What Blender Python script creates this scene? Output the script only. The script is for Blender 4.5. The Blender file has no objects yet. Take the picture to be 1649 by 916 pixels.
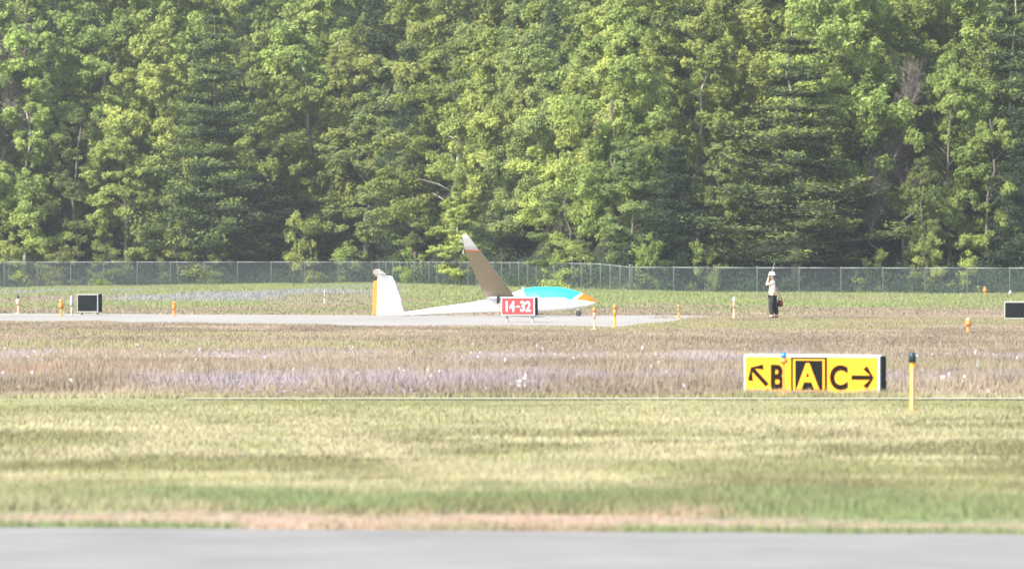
import bpy, math, random
import numpy as np
from mathutils import Vector, Matrix
R = math.radians
sc = bpy.context.scene
COL = sc.collection
# ------------------------------------------------------------------ camera, sky, sun, exposure
F = 8000.0; CX = 824.5; HV = 437.0; CH = 1.8          # focal length in photo pixels, centre, horizon row, eye height
cd = bpy.data.cameras.new('camera'); cam = bpy.data.objects.new('camera', cd); COL.objects.link(cam)
cam.location = (0, 0, CH); cam.rotation_euler = (R(90) - math.atan((458 - HV) / F), 0, 0)
cd.sensor_width = 36; cd.lens = 36 * F / 1649; cd.clip_start = 1; cd.clip_end = 9000
cd.dof.use_dof = True; cd.dof.focus_distance = 160; cd.dof.aperture_fstop = 3.6
sc.camera = cam
SUN_EL, SUN_AZ = R(37), R(228)                         # azimuth clockwise from +Y (north)
w = bpy.data.worlds.new('World'); sc.world = w; w.use_nodes = True
nt = w.node_tree; nt.nodes.clear()
sky = nt.nodes.new('ShaderNodeTexSky'); sky.sky_type = 'NISHITA'; sky.sun_disc = False
sky.sun_elevation = SUN_EL; sky.sun_rotation = SUN_AZ; sky.air_density = 1.0; sky.dust_density = 1.5
bg = nt.nodes.new('ShaderNodeBackground'); bg.inputs[1].default_value = 0.13
wo = nt.nodes.new('ShaderNodeOutputWorld')
nt.links.new(sky.outputs[0], bg.inputs[0]); nt.links.new(bg.outputs[0], wo.inputs[0])
sd = bpy.data.lights.new('sun', 'SUN'); sd.energy = 4.6; sd.angle = R(0.5); sd.color = (1.0, 0.94, 0.83)
sun = bpy.data.objects.new('sun', sd); COL.objects.link(sun)
sdir = Vector((math.sin(SUN_AZ) * math.cos(SUN_EL), math.cos(SUN_AZ) * math.cos(SUN_EL), math.sin(SUN_EL)))
sun.rotation_euler = sdir.to_track_quat('Z', 'Y').to_euler(); sun.location = (-60, -40, 80)
vs = sc.view_settings; vs.view_transform = 'Standard'; vs.look = 'None'; vs.exposure = 1.16; vs.gamma = 1; vs.use_curve_mapping = False
sc.cycles.max_bounces = 6; sc.cycles.transparent_max_bounces = 12; sc.cycles.diffuse_bounces = 3
sc.cycles.volume_bounces = 0; sc.cycles.use_denoising = True
sc.render.film_transparent = False

rng = np.random.default_rng(7); random.seed(7)
# ------------------------------------------------------------------ helpers
def nodes(name):
    m = bpy.data.materials.new(name); m.use_nodes = True
    t = m.node_tree; b = t.nodes['Principled BSDF']; return m, t, b
def mat(name, col, rough=0.6, metal=0.0, spec=0.5, vary=0.08, scale=4.0, coat=0.0):
    """plain paint or plastic with a faint cloudy wear"""
    m, t, b = nodes(name)
    b.inputs['Roughness'].default_value = rough; b.inputs['Metallic'].default_value = metal
    b.inputs['Specular IOR Level'].default_value = spec; b.inputs['Coat Weight'].default_value = coat
    tc = t.nodes.new('ShaderNodeTexCoord'); n = t.nodes.new('ShaderNodeTexNoise'); n.inputs['Scale'].default_value = scale
    n.inputs['Detail'].default_value = 6
    mx = t.nodes.new('ShaderNodeMix'); mx.data_type = 'RGBA'
    mx.inputs['A'].default_value = (*[c * (1 - vary) for c in col], 1); mx.inputs['B'].default_value = (*[min(1, c * (1 + vary)) for c in col], 1)
    t.links.new(tc.outputs['Object'], n.inputs['Vector']); t.links.new(n.outputs['Fac'], mx.inputs['Factor'])
    t.links.new(mx.outputs['Result'], b.inputs['Base Color'])
    return m
def leafmat(name, c1, c2, trans=0.35, rnd=0.3, rough=0.55, hue=(.482, .514)):
    """leaf colour from a per-leaf attribute, a per-tree random and a thin translucency"""
    m = bpy.data.materials.new(name); m.use_nodes = True; t = m.node_tree; t.nodes.clear()
    at = t.nodes.new('ShaderNodeAttribute'); at.attribute_name = 'tone'
    oi = t.nodes.new('ShaderNodeObjectInfo')
    mx = t.nodes.new('ShaderNodeMix'); mx.data_type = 'RGBA'
    mx.inputs['A'].default_value = (*c1, 1); mx.inputs['B'].default_value = (*c2, 1)
    t.links.new(at.outputs['Fac'], mx.inputs['Factor'])
    mr = t.nodes.new('ShaderNodeMapRange'); mr.inputs['To Min'].default_value = 1 - rnd; mr.inputs['To Max'].default_value = 1 + rnd
    t.links.new(oi.outputs['Random'], mr.inputs['Value'])
    hs = t.nodes.new('ShaderNodeHueSaturation'); t.links.new(mx.outputs['Result'], hs.inputs['Color']); t.links.new(mr.outputs['Result'], hs.inputs['Value'])
    m7 = t.nodes.new('ShaderNodeMath'); m7.operation = 'MULTIPLY'; m7.inputs[1].default_value = 7.31; t.links.new(oi.outputs['Random'], m7.inputs[0])
    f7 = t.nodes.new('ShaderNodeMath'); f7.operation = 'FRACT'; t.links.new(m7.outputs[0], f7.inputs[0])
    h7 = t.nodes.new('ShaderNodeMapRange'); h7.inputs['To Min'].default_value = hue[0]; h7.inputs['To Max'].default_value = hue[1]; t.links.new(f7.outputs[0], h7.inputs['Value']); t.links.new(h7.outputs['Result'], hs.inputs['Hue'])
    d = t.nodes.new('ShaderNodeBsdfDiffuse'); tr = t.nodes.new('ShaderNodeBsdfTranslucent'); s = t.nodes.new('ShaderNodeMixShader')
    s.inputs[0].default_value = trans
    o = t.nodes.new('ShaderNodeOutputMaterial')
    t.links.new(hs.outputs['Color'], d.inputs['Color']); t.links.new(hs.outputs['Color'], tr.inputs['Color'])
    t.links.new(d.outputs[0], s.inputs[1]); t.links.new(tr.outputs[0], s.inputs[2]); t.links.new(s.outputs[0], o.inputs['Surface'])
    return m
def colmat(name, trans=0.3):
    m = bpy.data.materials.new(name); m.use_nodes = True; t = m.node_tree; t.nodes.clear()
    at = t.nodes.new('ShaderNodeAttribute'); at.attribute_name = 'Col'
    d = t.nodes.new('ShaderNodeBsdfDiffuse'); tr = t.nodes.new('ShaderNodeBsdfTranslucent'); s = t.nodes.new('ShaderNodeMixShader')
    s.inputs[0].default_value = trans; o = t.nodes.new('ShaderNodeOutputMaterial')
    t.links.new(at.outputs['Color'], d.inputs['Color']); t.links.new(at.outputs['Color'], tr.inputs['Color'])
    t.links.new(d.outputs[0], s.inputs[1]); t.links.new(tr.outputs[0], s.inputs[2]); t.links.new(s.outputs[0], o.inputs['Surface'])
    return m
def tag(o, label=None, cat=None, group=None, kind=None):
    if label: o['label'] = label
    if cat: o['category'] = cat
    if group: o['group'] = group
    if kind: o['kind'] = kind
    return o
def thing(name, loc, label, cat, rz=0, group=None):
    o = bpy.data.objects.new(name, None); COL.objects.link(o); o.location = loc; o.rotation_euler = (0, 0, rz)
    o.empty_display_size = .2
    return tag(o, label, cat, group)
def link(name, me, parent=None, mats=None):
    o = bpy.data.objects.new(name, me); COL.objects.link(o)
    if parent: o.parent = parent
    for m in mats or []: me.materials.append(m)
    return o
def smooth(me, on=True):
    me.polygons.foreach_set('use_smooth', [on] * len(me.polygons))
class MB:
    def __init__(s): s.v = []; s.f = []
    def add(s, vs, fs):
        n = len(s.v); s.v += [tuple(v) for v in vs]; s.f += [tuple(i + n for i in f) for f in fs]; return s
    def box(s, x0, x1, y0, y1, z0, z1, b=0.0):
        if b <= 0:
            vs = [(x, y, z) for z in (z0, z1) for y in (y0, y1) for x in (x0, x1)]
            return s.add(vs, [(0, 2, 3, 1), (4, 5, 7, 6), (0, 1, 5, 4), (2, 6, 7, 3), (0, 4, 6, 2), (1, 3, 7, 5)])
        import bmesh
        bm = bmesh.new(); bmesh.ops.create_cube(bm, size=1)
        for v in bm.verts: v.co = ((x0 + x1) / 2 + v.co.x * (x1 - x0), (y0 + y1) / 2 + v.co.y * (y1 - y0), (z0 + z1) / 2 + v.co.z * (z1 - z0))
        bmesh.ops.bevel(bm, geom=bm.edges[:], offset=b, segments=2, affect='EDGES')
        bm.verts.index_update(); vs = [v.co[:] for v in bm.verts]; fs = [[v.index for v in f.verts] for f in bm.faces]; bm.free()
        return s.add(vs, fs)
    def lathe(s, prof, c=(0, 0), n=16):
        vs = []; fs = []
        for r, z in prof:
            for k in range(n):
                a = 2 * math.pi * k / n; vs.append((c[0] + r * math.cos(a), c[1] + r * math.sin(a), z))
        for i in range(len(prof) - 1):
            for k in range(n):
                fs.append((i * n + k, i * n + (k + 1) % n, (i + 1) * n + (k + 1) % n, (i + 1) * n + k))
        fs.append(tuple(range(n - 1, -1, -1))); fs.append(tuple((len(prof) - 1) * n + k for k in range(n)))
        return s.add(vs, fs)
    def tube(s, pts, rad, n=6):
        pts = [Vector(p) for p in pts]; vs = []; fs = []
        for i, p in enumerate(pts):
            d = (pts[min(i + 1, len(pts) - 1)] - pts[max(i - 1, 0)]).normalized()
            a = d.orthogonal().normalized() if i == 0 else (a - d * a.dot(d)).normalized()
            b = d.cross(a); r = rad[i] if hasattr(rad, '__len__') else rad
            for k in range(n):
                t = 2 * math.pi * k / n; vs.append(p + (a * math.cos(t) + b * math.sin(t)) * r)
        for i in range(len(pts) - 1):
            for k in range(n): fs.append((i * n + k, i * n + (k + 1) % n, (i + 1) * n + (k + 1) % n, (i + 1) * n + k))
        fs.append(tuple(range(n - 1, -1, -1))); fs.append(tuple((len(pts) - 1) * n + k for k in range(n)))
        return s.add(vs, fs)
    def prism(s, poly, y0, y1):
        """polygon in the x-z plane given thickness along y"""
        n = len(poly); vs = [(x, y0, z) for x, z in poly] + [(x, y1, z) for x, z in poly]
        fs = [tuple(range(n)), tuple(range(2 * n - 1, n - 1, -1))] + [(i, i + n, (i + 1) % n + n, (i + 1) % n) for i in range(n)]
        return s.add(vs, fs)
    def build(s, name, m, parent=None, sm=False):
        me = bpy.data.meshes.new(name); me.from_pydata(s.v, [], s.f); me.update()
        if sm: smooth(me)
        return link(name, me, parent, [m] if m else None)
def quadmesh(name, V, m, attr=None, attrname='tone', color=None, nper=4):
    """V: (N*nper,3) array, each run of nper points one face"""
    V = np.asarray(V, np.float32).reshape(-1, 3); nf = len(V) // nper
    me = bpy.data.meshes.new(name); me.vertices.add(len(V)); me.vertices.foreach_set('co', V.ravel())
    me.loops.add(len(V)); me.loops.foreach_set('vertex_index', np.arange(len(V), dtype=np.int32))
    me.polygons.add(nf); me.polygons.foreach_set('loop_start', np.arange(nf, dtype=np.int32) * nper)
    me.update(calc_edges=True)
    if attr is not None:
        a = me.attributes.new(attrname, 'FLOAT', 'FACE'); a.data.foreach_set('value', np.asarray(attr, np.float32))
    if color is not None:
        a = me.color_attributes.new('Col', 'FLOAT_COLOR', 'POINT')
        c = np.ones((len(V), 4), np.float32); c[:, :3] = color; a.data.foreach_set('color', c.ravel())
    me.materials.append(m); return me
def X(u, d): return (u - CX) * d / F
def Z(v, d): return CH - (v - HV) * d / F
def sstep(a, b, x): t = np.clip((x - a) / (b - a), 0, 1); return t * t * (3 - 2 * t)
_lat = np.random.default_rng(11).random((256, 256))
def vnoise(x, y):
    xi = np.floor(x).astype(int); yi = np.floor(y).astype(int); fx = x - xi; fy = y - yi
    fx = fx * fx * (3 - 2 * fx); fy = fy * fy * (3 - 2 * fy)
    g = lambda a, b: _lat[a & 255, b & 255]
    return (g(xi, yi) * (1 - fx) + g(xi + 1, yi) * fx) * (1 - fy) + (g(xi, yi + 1) * (1 - fx) + g(xi + 1, yi + 1) * fx) * fy
def fbm(x, y, o=4):
    s = 0; a = .5; tot = 0
    for k in range(o): s = s + a * vnoise(x * 2 ** k + 17.3 * k, y * 2 ** k + 5.1 * k); tot += a; a *= .55
    return s / tot
# ------------------------------------------------------------------ lie of the land
FX = [-400, -70, -47, -12.8, 1.26, 8.62, 48, 400]
FY = [470, 462, 460, 455, 395, 362, 357, 350]
FZX = [-80, -47, -30, -12.8, 1, 8.6, 20, 48]; FZ = [0, .08, .37, .52, .36, .19, .05, 0]
def fy(x): return np.interp(x, FX, FY)
def ht(x, y):
    x = np.asarray(x, float); y = np.asarray(y, float); f = fy(x)
    z = np.interp(x, FZX, FZ) * sstep(235, 1, (0 * y)) if False else np.interp(x, FZX, FZ) * sstep(235, 430, y + (455 - f) * sstep(235, 360, y))
    over = np.clip(y - f - 3, 0, None)
    z = z + np.minimum(over * .27, 34 + over * .012) + sstep(0, 30, over) * 1.5 * (fbm(x * .03, y * .03) - .5)
    return z
def edge(x): return 34.4 - .125 * x          # far edge of the near taxiway
def rwy(x, y):
    """1 on the pale paved runway seen edge on"""
    u = CX + x * F / np.maximum(y, 1)
    lo = np.interp(u, [-2000, 0, 300, 600, 1000, 1080, 1160], [180, 180, 172, 163.5, 160.5, 176, 203]); hi = np.interp(u, [-2000, 0, 600, 1000, 1160], [213, 213, 204, 203, 204])
    return (y > lo + 7 * (vnoise(x * .6, y * .1) - .3)) & (y < hi) & (u < 1158 - 60 * vnoise(x * 1.7, y * .3 + 9) * (u > 900)) & (vnoise(x * 2.1, y * .5) > .40 * sstep(980, 1180, u))
C = lambda *a: np.array(a, float)
STRAW = C(.385, .355, .225); STRAWD = C(.225, .212, .115); OLIVE = C(.290, .292, .150); GREEN = C(.215, .255, .125); SAND = C(.45, .325, .255)
TAUPE = C(.305, .252, .190); LAV = C(.335, .290, .315); ORG = C(.37, .25, .18); YG = C(.30, .28, .16); FGREEN = C(.250, .280, .130); BLUE = C(.29, .285, .32)
def mix(a, b, t): return a * (1 - t[:, None]) + b * t[:, None]
def gcol(x, y):
    x = np.asarray(x, float); y = np.asarray(y, float)
    e = y - edge(x); n1 = fbm(x * .35, y * .22); n2 = fbm(x * .8 + 40, y * .7 + 9); n3 = fbm(x * .16 + 9, y * .12 + 3)
    c = np.tile(STRAW, (len(x), 1))
    c = mix(c, STRAWD, sstep(.42, .62, n1)); c = mix(c, OLIVE, .75 * sstep(.5, .68, n2)); c = mix(c, STRAW * 1.18, .8 * sstep(.56, .7, fbm(x * .5 + 3, y * .9 + 30)))
    c = mix(c, OLIVE, .55 * sstep(58, 66, y + 5 * (n3 - .5)))
    g = (1 - sstep(4.4, 7.2, e + 6.5 * (n2 - .5) + 3 * (fbm(x * 1.7, y * 1.3) - .5))); c = mix(c, GREEN * (1 + .3 * (n2[:, None] - .5)), g * (.35 + .65 * sstep(.36, .58, fbm(x * .7 + 60, y * .9))))
    s = 1 - sstep(1.6, 2.7, e + 3.2 * (fbm(x * .9 + 8, y * .8) - .5)); c = mix(c, SAND, s * (.65 + .35 * sstep(.38, .5, fbm(x * 1.1, y * 2 + 3))))
    s = (1 - sstep(.35, .7, e + .7 * (n2 - .5))); c = mix(c, GREEN * 1.0, s * sstep(.3, .45, fbm(x * .9, y * 0 + 4.)))
    # the wild field
    far = sstep(70.6, 71.6, y)
    u = CX + x * F / np.maximum(y, 1)
    f = np.tile(TAUPE, (len(x), 1)); big = fbm(x * .12 + 70, y * .05 + 2); med = fbm(x * .3 + 5, y * .12 + 50)
    f = mix(f, TAUPE * .82, sstep(.45, .65, med)); f = mix(f, TAUPE * 1.15, sstep(.55, .7, fbm(x * .2 + 31, y * .1)))
    f = mix(f, YG, .55 * sstep(.56, .68, big))
    f = mix(f, YG * 1.05, .85 * sstep(106, 111, y) * (1 - sstep(121, 128, y)) * (1 - sstep(500, 900, u)) * sstep(.3, .5, med))
    f = mix(f, LAV, .75 * sstep(73, 76, y) * (1 - sstep(78, 84, y)) * sstep(.42, .58, fbm(x * .45 + 12, y * .15)))
    f = mix(f, ORG, .75 * sstep(81, 83, y) * (1 - sstep(87, 90, y)) * (1 - sstep(350, 620, u)) * sstep(.3, .45, med))
    f = mix(f, LAV * 1.1, .5 * sstep(91, 95, y) * (1 - sstep(104, 110, y)) * sstep(.52, .62, fbm(x * .5 + 2, y * .12 + 7)))
    f = mix(f, YG, .6 * sstep(128, 140, y) * sstep(.5, .6, big) + .5 * sstep(158, 166, y) * (1 - sstep(180, 200, y)) * (u > 1000))
    # beyond the runway
    b = mix(np.tile(TAUPE * .95, (len(x), 1)), FGREEN, sstep(226, 262, y + 34 * (med - .5)))
    b = mix(b, BLUE, .8 * sstep(.5, .6, fbm(x * .09 + 3, y * .03 + 1)) * sstep(265, 300, y) * (1 - sstep(-11, -6, x)))
    b = mix(b, FGREEN * .9, .6 * sstep(.5, .62, fbm(x * .2, y * .05 + 40)))
    b = mix(b, TAUPE, .7 * sstep(.56, .64, fbm(x * .11 + 44, y * .04 + 4)) * (1 - sstep(300, 330, y)))
    f = mix(f, b, sstep(208, 216, y))
    # under the trees: leaf litter
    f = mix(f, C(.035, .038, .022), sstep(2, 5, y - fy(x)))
    return mix(c, f, far)
# ------------------------------------------------------------------ ground
def axis(parts):
    out = []
    for a, b, st in parts: out += list(np.arange(a, b, st))
    return np.array(out + [parts[-1][1]])
gx = axis([(-2500, -300, 220), (-300, -90, 15), (-90, -40, 3), (-40, -8, 1.0), (-8, 8, .4), (8, 40, 1.0), (40, 90, 3), (90, 300, 15), (300, 2500, 220)])
gy = axis([(-400, 0, 100), (0, 28, 7), (28, 44, .25), (44, 76, .5), (76, 230, 1.5), (230, 560, 4), (560, 1000, 40), (1000, 4000, 300)])
GX, GY = np.meshgrid(gx, gy); xs = GX.ravel(); ys = GY.ravel(); zs = ht(xs, ys)
nx = len(gx); ny = len(gy)
me = bpy.data.meshes.new('ground'); V = np.stack([xs, ys, zs], 1)
ii = (np.arange(ny - 1)[:, None] * nx + np.arange(nx - 1)[None, :]).ravel()
me.from_pydata(V.tolist(), [], np.stack([ii, ii + 1, ii + nx + 1, ii + nx], 1).tolist()); smooth(me)
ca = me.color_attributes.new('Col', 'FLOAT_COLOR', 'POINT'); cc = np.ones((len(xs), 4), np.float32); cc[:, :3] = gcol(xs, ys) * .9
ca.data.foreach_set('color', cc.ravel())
gm, t, b = nodes('meadow_soil'); b.inputs['Roughness'].default_value = 1; b.inputs['Specular IOR Level'].default_value = .1
at = t.nodes.new('ShaderNodeAttribute'); at.attribute_name = 'Col'; tc = t.nodes.new('ShaderNodeTexCoord')
mp = t.nodes.new('ShaderNodeMapping'); mp.inputs['Scale'].default_value = (1, .5, 1); no = t.nodes.new('ShaderNodeTexNoise'); no.inputs['Scale'].default_value = 5; no.inputs['Detail'].default_value = 10
mr = t.nodes.new('ShaderNodeMapRange'); mr.inputs['From Min'].default_value = .3; mr.inputs['From Max'].default_value = .7; mr.inputs['To Min'].default_value = .7; mr.inputs['To Max'].default_value = 1.25
hs = t.nodes.new('ShaderNodeHueSaturation'); bp = t.nodes.new('ShaderNodeBump'); bp.inputs['Strength'].default_value = .5; bp.inputs['Distance'].default_value = .03
t.links.new(tc.outputs['Object'], mp.inputs[0]); t.links.new(mp.outputs[0], no.inputs['Vector']); t.links.new(no.outputs['Fac'], mr.inputs['Value'])
t.links.new(at.outputs['Color'], hs.inputs['Color']); t.links.new(mr.outputs['Result'], hs.inputs['Value']); t.links.new(hs.outputs['Color'], b.inputs['Base Color'])
t.links.new(no.outputs['Fac'], bp.inputs['Height']); t.links.new(bp.outputs[0], b.inputs['Normal'])
tag(link('ground', me, None, [gm]), kind='structure')
def pavement(name, poly, z, cA, cB, sc1, rough=.85, stretch=(1, 1, 1)):
    m, t, b = nodes(name + '_surface'); b.inputs['Roughness'].default_value = rough; b.inputs['Specular IOR Level'].default_value = .25
    tc = t.nodes.new('ShaderNodeTexCoord'); mp = t.nodes.new('ShaderNodeMapping'); mp.inputs['Scale'].default_value = stretch
    n1 = t.nodes.new('ShaderNodeTexNoise'); n1.inputs['Scale'].default_value = sc1; n1.inputs['Detail'].default_value = 9; n1.inputs['Roughness'].default_value = .6
    n2 = t.nodes.new('ShaderNodeTexNoise'); n2.inputs['Scale'].default_value = 90; n2.inputs['Detail'].default_value = 3
    ad = t.nodes.new('ShaderNodeMath'); ad.operation = 'MULTIPLY_ADD'; ad.inputs[1].default_value = .45
    mx = t.nodes.new('ShaderNodeMix'); mx.data_type = 'RGBA'; mx.inputs['A'].default_value = (*cA, 1); mx.inputs['B'].default_value = (*cB, 1)
    mr = t.nodes.new('ShaderNodeMapRange'); mr.inputs['From Min'].default_value = .45; mr.inputs['From Max'].default_value = .95
    t.links.new(tc.outputs['Object'], mp.inputs[0]); t.links.new(mp.outputs[0], n1.inputs['Vector']); t.links.new(tc.outputs['Object'], n2.inputs['Vector'])
    t.links.new(n2.outputs['Fac'], ad.inputs[0]); t.links.new(n1.outputs['Fac'], ad.inputs[2]); t.links.new(ad.outputs[0], mr.inputs['Value'])
    t.links.new(mr.outputs['Result'], mx.inputs['Factor']); t.links.new(mx.outputs['Result'], b.inputs['Base Color'])
    bp = t.nodes.new('ShaderNodeBump'); bp.inputs['Strength'].default_value = .3; bp.inputs['Distance'].default_value = .004
    t.links.new(n2.outputs['Fac'], bp.inputs['Height']); t.links.new(bp.outputs[0], b.inputs['Normal'])
    me = bpy.data.meshes.new(name); me.from_pydata([(x, y, z) for x, y in poly], [], [tuple(range(len(poly)))])
    return tag(link(name, me, None, [m]), kind='structure')
# near asphalt taxiway, with a slightly ragged far edge
ex = np.arange(-60, 60.01, .15); ragged = edge(ex) + .30 * (fbm(ex * 1.3, ex * 0 + 2.) - .5)
pavement('taxiway', [(-60, 8), (60, 8)] + [(x, y) for x, y in zip(ex[::-1], ragged[::-1])], .004, (.200, .192, .184), (.285, .275, .265), .7)
# narrow concrete edge strip between the mown verge and the wild field
pavement('edge_strip', [(-4.6, 69.6), (40, 69.3), (40, 70.2), (-4.6, 70.1)], .02, (.40, .38, .30), (.48, .46, .37), 1.5)
# runway: pale weathered concrete
rp = [(X(-300, 180), 180), (X(0, 180), 180), (X(300, 172), 172), (X(600, 163.5), 163.5), (X(1000, 160.5), 160.5), (X(1080, 176), 176), (X(1158, 203), 203), (X(600, 204), 204), (X(0, 213), 213), (X(-900, 213), 213), (X(-900, 180), 180)]
pavement('runway', rp, .006, (.29, .272, .245), (.37, .35, .32), .12, stretch=(1, .35, 1))
# ------------------------------------------------------------------ grass
def blades(name, y0, y1, dens, hgt, wid, margin=1.5, keep=None, seed=1, tip=1.15, lean=.5):
    r = np.random.default_rng(seed); hw = CX * y1 / F * 1.0 + margin + y1 * .01
    N = int(dens * (y1 - y0) * 2 * hw); x = r.uniform(-hw, hw, N); y = r.uniform(y0, y1, N)
    k = np.abs(x) < (CX * y / F + margin + y * .01)
    k &= ~rwy(x, y) & (y > edge(x) + .03)
    k &= ~((y > 69.35) & (y < 70.35) & (x > -4.6) & ((x < 1.5) | (x > 5.8)) & (r.random(N) > .25))
    if keep is not None: k &= keep(x, y, r)
    x = x[k]; y = y[k]; N = len(x); z = ht(x, y)
    h = hgt(x, y, r) * r.uniform(.55, 1.25, N); w = wid * r.uniform(.6, 1.4, N)
    a = r.uniform(-.9, .9, N); ln = r.normal(0, lean, (N, 2)) * h[:, None]
    V = np.zeros((N, 3, 3), np.float32)
    V[:, 0] = np.stack([x - w * np.cos(a) / 2, y - w * np.sin(a) / 2, z - .01], 1); V[:, 1] = np.stack([x + w * np.cos(a) / 2, y + w * np.sin(a) / 2, z - .01], 1)
    V[:, 2] = np.stack([x + ln[:, 0], y + ln[:, 1], z + h], 1)
    c = gcol(x, y) * r.uniform(.92, 1.08, N)[:, None] * (1 + r.normal(0, .02, (N, 3)))
    cc = np.repeat(c[:, None], 3, 1); cc[:, 2] *= tip
    me = quadmesh(name, V, GRASS, color=cc.reshape(-1, 3), nper=3)
    return link(name, me)
GRASS = colmat('grass_blades', .3)
sandk = lambda x, y, r: (r.random(len(x)) > .93 * (1 - sstep(1.9, 2.8, y - edge(x) + 1.4 * (fbm(x * .8 + 40, y * .7 + 9) - .5))) * sstep(.35, .7, y - edge(x) + .5 * (fbm(x * 1.5, y) - .5)))
o = blades('verge_grass', 34, 46, 900, lambda x, y, r: .035 + .05 * fbm(x * .8, y * .8) + .03 * (y - edge(x) > 2.5) * (y - edge(x) < 6), .012, 1.6, sandk, 3); tag(o, kind='stuff')
o = blades('mown_grass', 46, 69.6, 330, lambda x, y, r: (.02 + .06 * fbm(x * .6, y * .6)) * (1 - .6 * sstep(64, 68, y)), .02, 2, None, 4); tag(o, kind='stuff')
o = blades('wild_grass', 70.3, 112, 240, lambda x, y, r: (.08 + .15 * sstep(71, 76, y) * (1 - .5 * sstep(85, 100, y))) * (.4 + 1.0 * fbm(x * .5, y * .25)), .026, 2.5, None, 5, 1.2, .25); tag(o, kind='stuff')
tuft = lambda x, y, r: (r.random(len(x)) < np.exp(-((y - 71.0) / .7) ** 2) * sstep(2.9, 3.3, x) * (1 - sstep(5.6, 6.2, x)) * (.35 + fbm(x * 2.2, y * 2)))
o = blades('sign_foot_weeds', 70.25, 72.0, 900, lambda x, y, r: .03 + .15 * fbm(x * 2.5, y * 2) + 0 * y, .014, 1, tuft, 15, 1.2, .2); tag(o, kind='stuff')
o = blades('dry_field_grass', 112, 213, 70, lambda x, y, r: (.08 * (1 - sstep(112, 150, y)) + .05) * (.5 + fbm(x * .4, y * .2)), .04, 4, None, 6, 1.1, .3); tag(o, kind='stuff')
o = blades('far_meadow_grass', 204, 470, 14, lambda x, y, r: (.10 + .16 * sstep(240, 330, y)) * (.4 + 1.2 * fbm(x * .2, y * .06)), .09, 6, lambda x, y, r: (y < fy(x) + 2), 8, 1.1, .3); tag(o, kind='stuff')
# flower heads in the wild field: small petals cupped on top of the stems
def flowers(name, n, y0, y1, cols, size, hz, prob, seed):
    r = np.random.default_rng(seed); y = y0 + (y1 - y0) * r.random(n) ** 1.2; x = r.uniform(-1, 1, n) * (CX * y / F + 2)
    k = (r.random(n) < prob(x, y)) & ~rwy(x, y); x = x[k]; y = y[k]; N = len(x)
    z = ht(x, y) + hz(x, y) * r.uniform(.55, 1.15, N); P = 5; V = np.zeros((N, P, 4, 3), np.float32)
    s = size * r.uniform(.6, 1.3, N); col = np.array(cols)[r.integers(0, len(cols), N)] * r.uniform(.8, 1.15, N)[:, None]
    for p in range(P):
        a = r.uniform(0, 6.28, N); dx = np.cos(a); dy = np.sin(a); dz = r.uniform(-1.2, 1.2, N)
        cx = x + dx * s * .5; cy = y + dy * s * .5; cz = z + dz * s
        V[:, p, 0] = np.stack([cx - dy * s * .5, cy + dx * s * .5, cz], 1); V[:, p, 1] = np.stack([cx + dy * s * .5, cy - dx * s * .5, cz], 1)
        V[:, p, 2] = np.stack([cx + dy * s * .4 + dx * s * .5, cy - dx * s * .4 + dy * s * .5, cz + s], 1); V[:, p, 3] = np.stack([cx - dy * s * .4 + dx * s * .5, cy + dx * s * .4 + dy * s * .5, cz + s], 1)
    me = quadmesh(name, V, GRASS, color=np.repeat(col, P * 4, 0)); return tag(link(name, me), kind='stuff')
lavp = lambda x, y: .06 + .9 * sstep(.45, .6, fbm(x * .45 + 12, y * .15)) * (1 - sstep(80, 90, y)) + .8 * sstep(.55, .64, fbm(x * .5 + 2, y * .12 + 7)) * sstep(90, 95, y) * (1 - sstep(104, 110, y))
flowers('lavender_wildflowers', 3200, 71.5, 115, [(.42, .38, .45), (.48, .44, .52), (.40, .36, .42)], .020, lambda x, y: .06 + .10 * sstep(72, 76, y), lavp, 21)
flowers('white_wildflowers', 330, 72, 106, [(.70, .68, .66), (.62, .56, .64)], .028, lambda x, y: .10 + .14 * sstep(72, 76, y), lambda x, y: .12 + .8 * sstep(.55, .65, fbm(x * .7, y * .2 + 5)), 22)
# ------------------------------------------------------------------ trees
BARK = mat('grey_bark', (.13, .115, .095), .95, vary=.35, scale=3); PALE = mat('pale_bark', (.36, .34, .30), .9, vary=.3, scale=3)
L_MAPLE = leafmat('spring_maple_leaves', (.200, .268, .078), (.420, .495, .150), .46, .24)
L_MID = leafmat('mid_green_leaves', (.130, .185, .070), (.300, .370, .130), .43, .24)
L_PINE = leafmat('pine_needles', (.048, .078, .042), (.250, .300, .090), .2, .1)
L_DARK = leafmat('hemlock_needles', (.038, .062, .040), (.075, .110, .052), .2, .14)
TWIG = mat('bare_twigs', (.125, .105, .100), .95, vary=.2)
def cards(cen, nrm, size, r, asp=.75):
    """leaf cards at cen facing nrm"""
    N = len(cen); nrm = nrm / np.maximum(np.linalg.norm(nrm, axis=1, keepdims=True), 1e-6)
    a = np.cross(nrm, r.normal(size=(N, 3))); a /= np.maximum(np.linalg.norm(a, axis=1, keepdims=True), 1e-6); b = np.cross(nrm, a)
    s = size[:, None]; V = np.zeros((N, 4, 3), np.float32)
    V[:, 0] = cen - a * s; V[:, 1] = cen - b * s * asp * .6; V[:, 2] = cen + a * s; V[:, 3] = cen + b * s * asp * .6
    return V
def limb(p0, p1, sag, n, r, wob=.15):
    p0 = np.array(p0); p1 = np.array(p1); L = np.linalg.norm(p1 - p0); out = []
    for i in range(n + 1):
        t = i / n; q = p0 + (p1 - p0) * t; q = q + r.normal(0, wob * L * .1, 3) * math.sin(math.pi * t); q[2] += sag * L * math.sin(math.pi * t); out.append(tuple(q))
    return out
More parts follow.
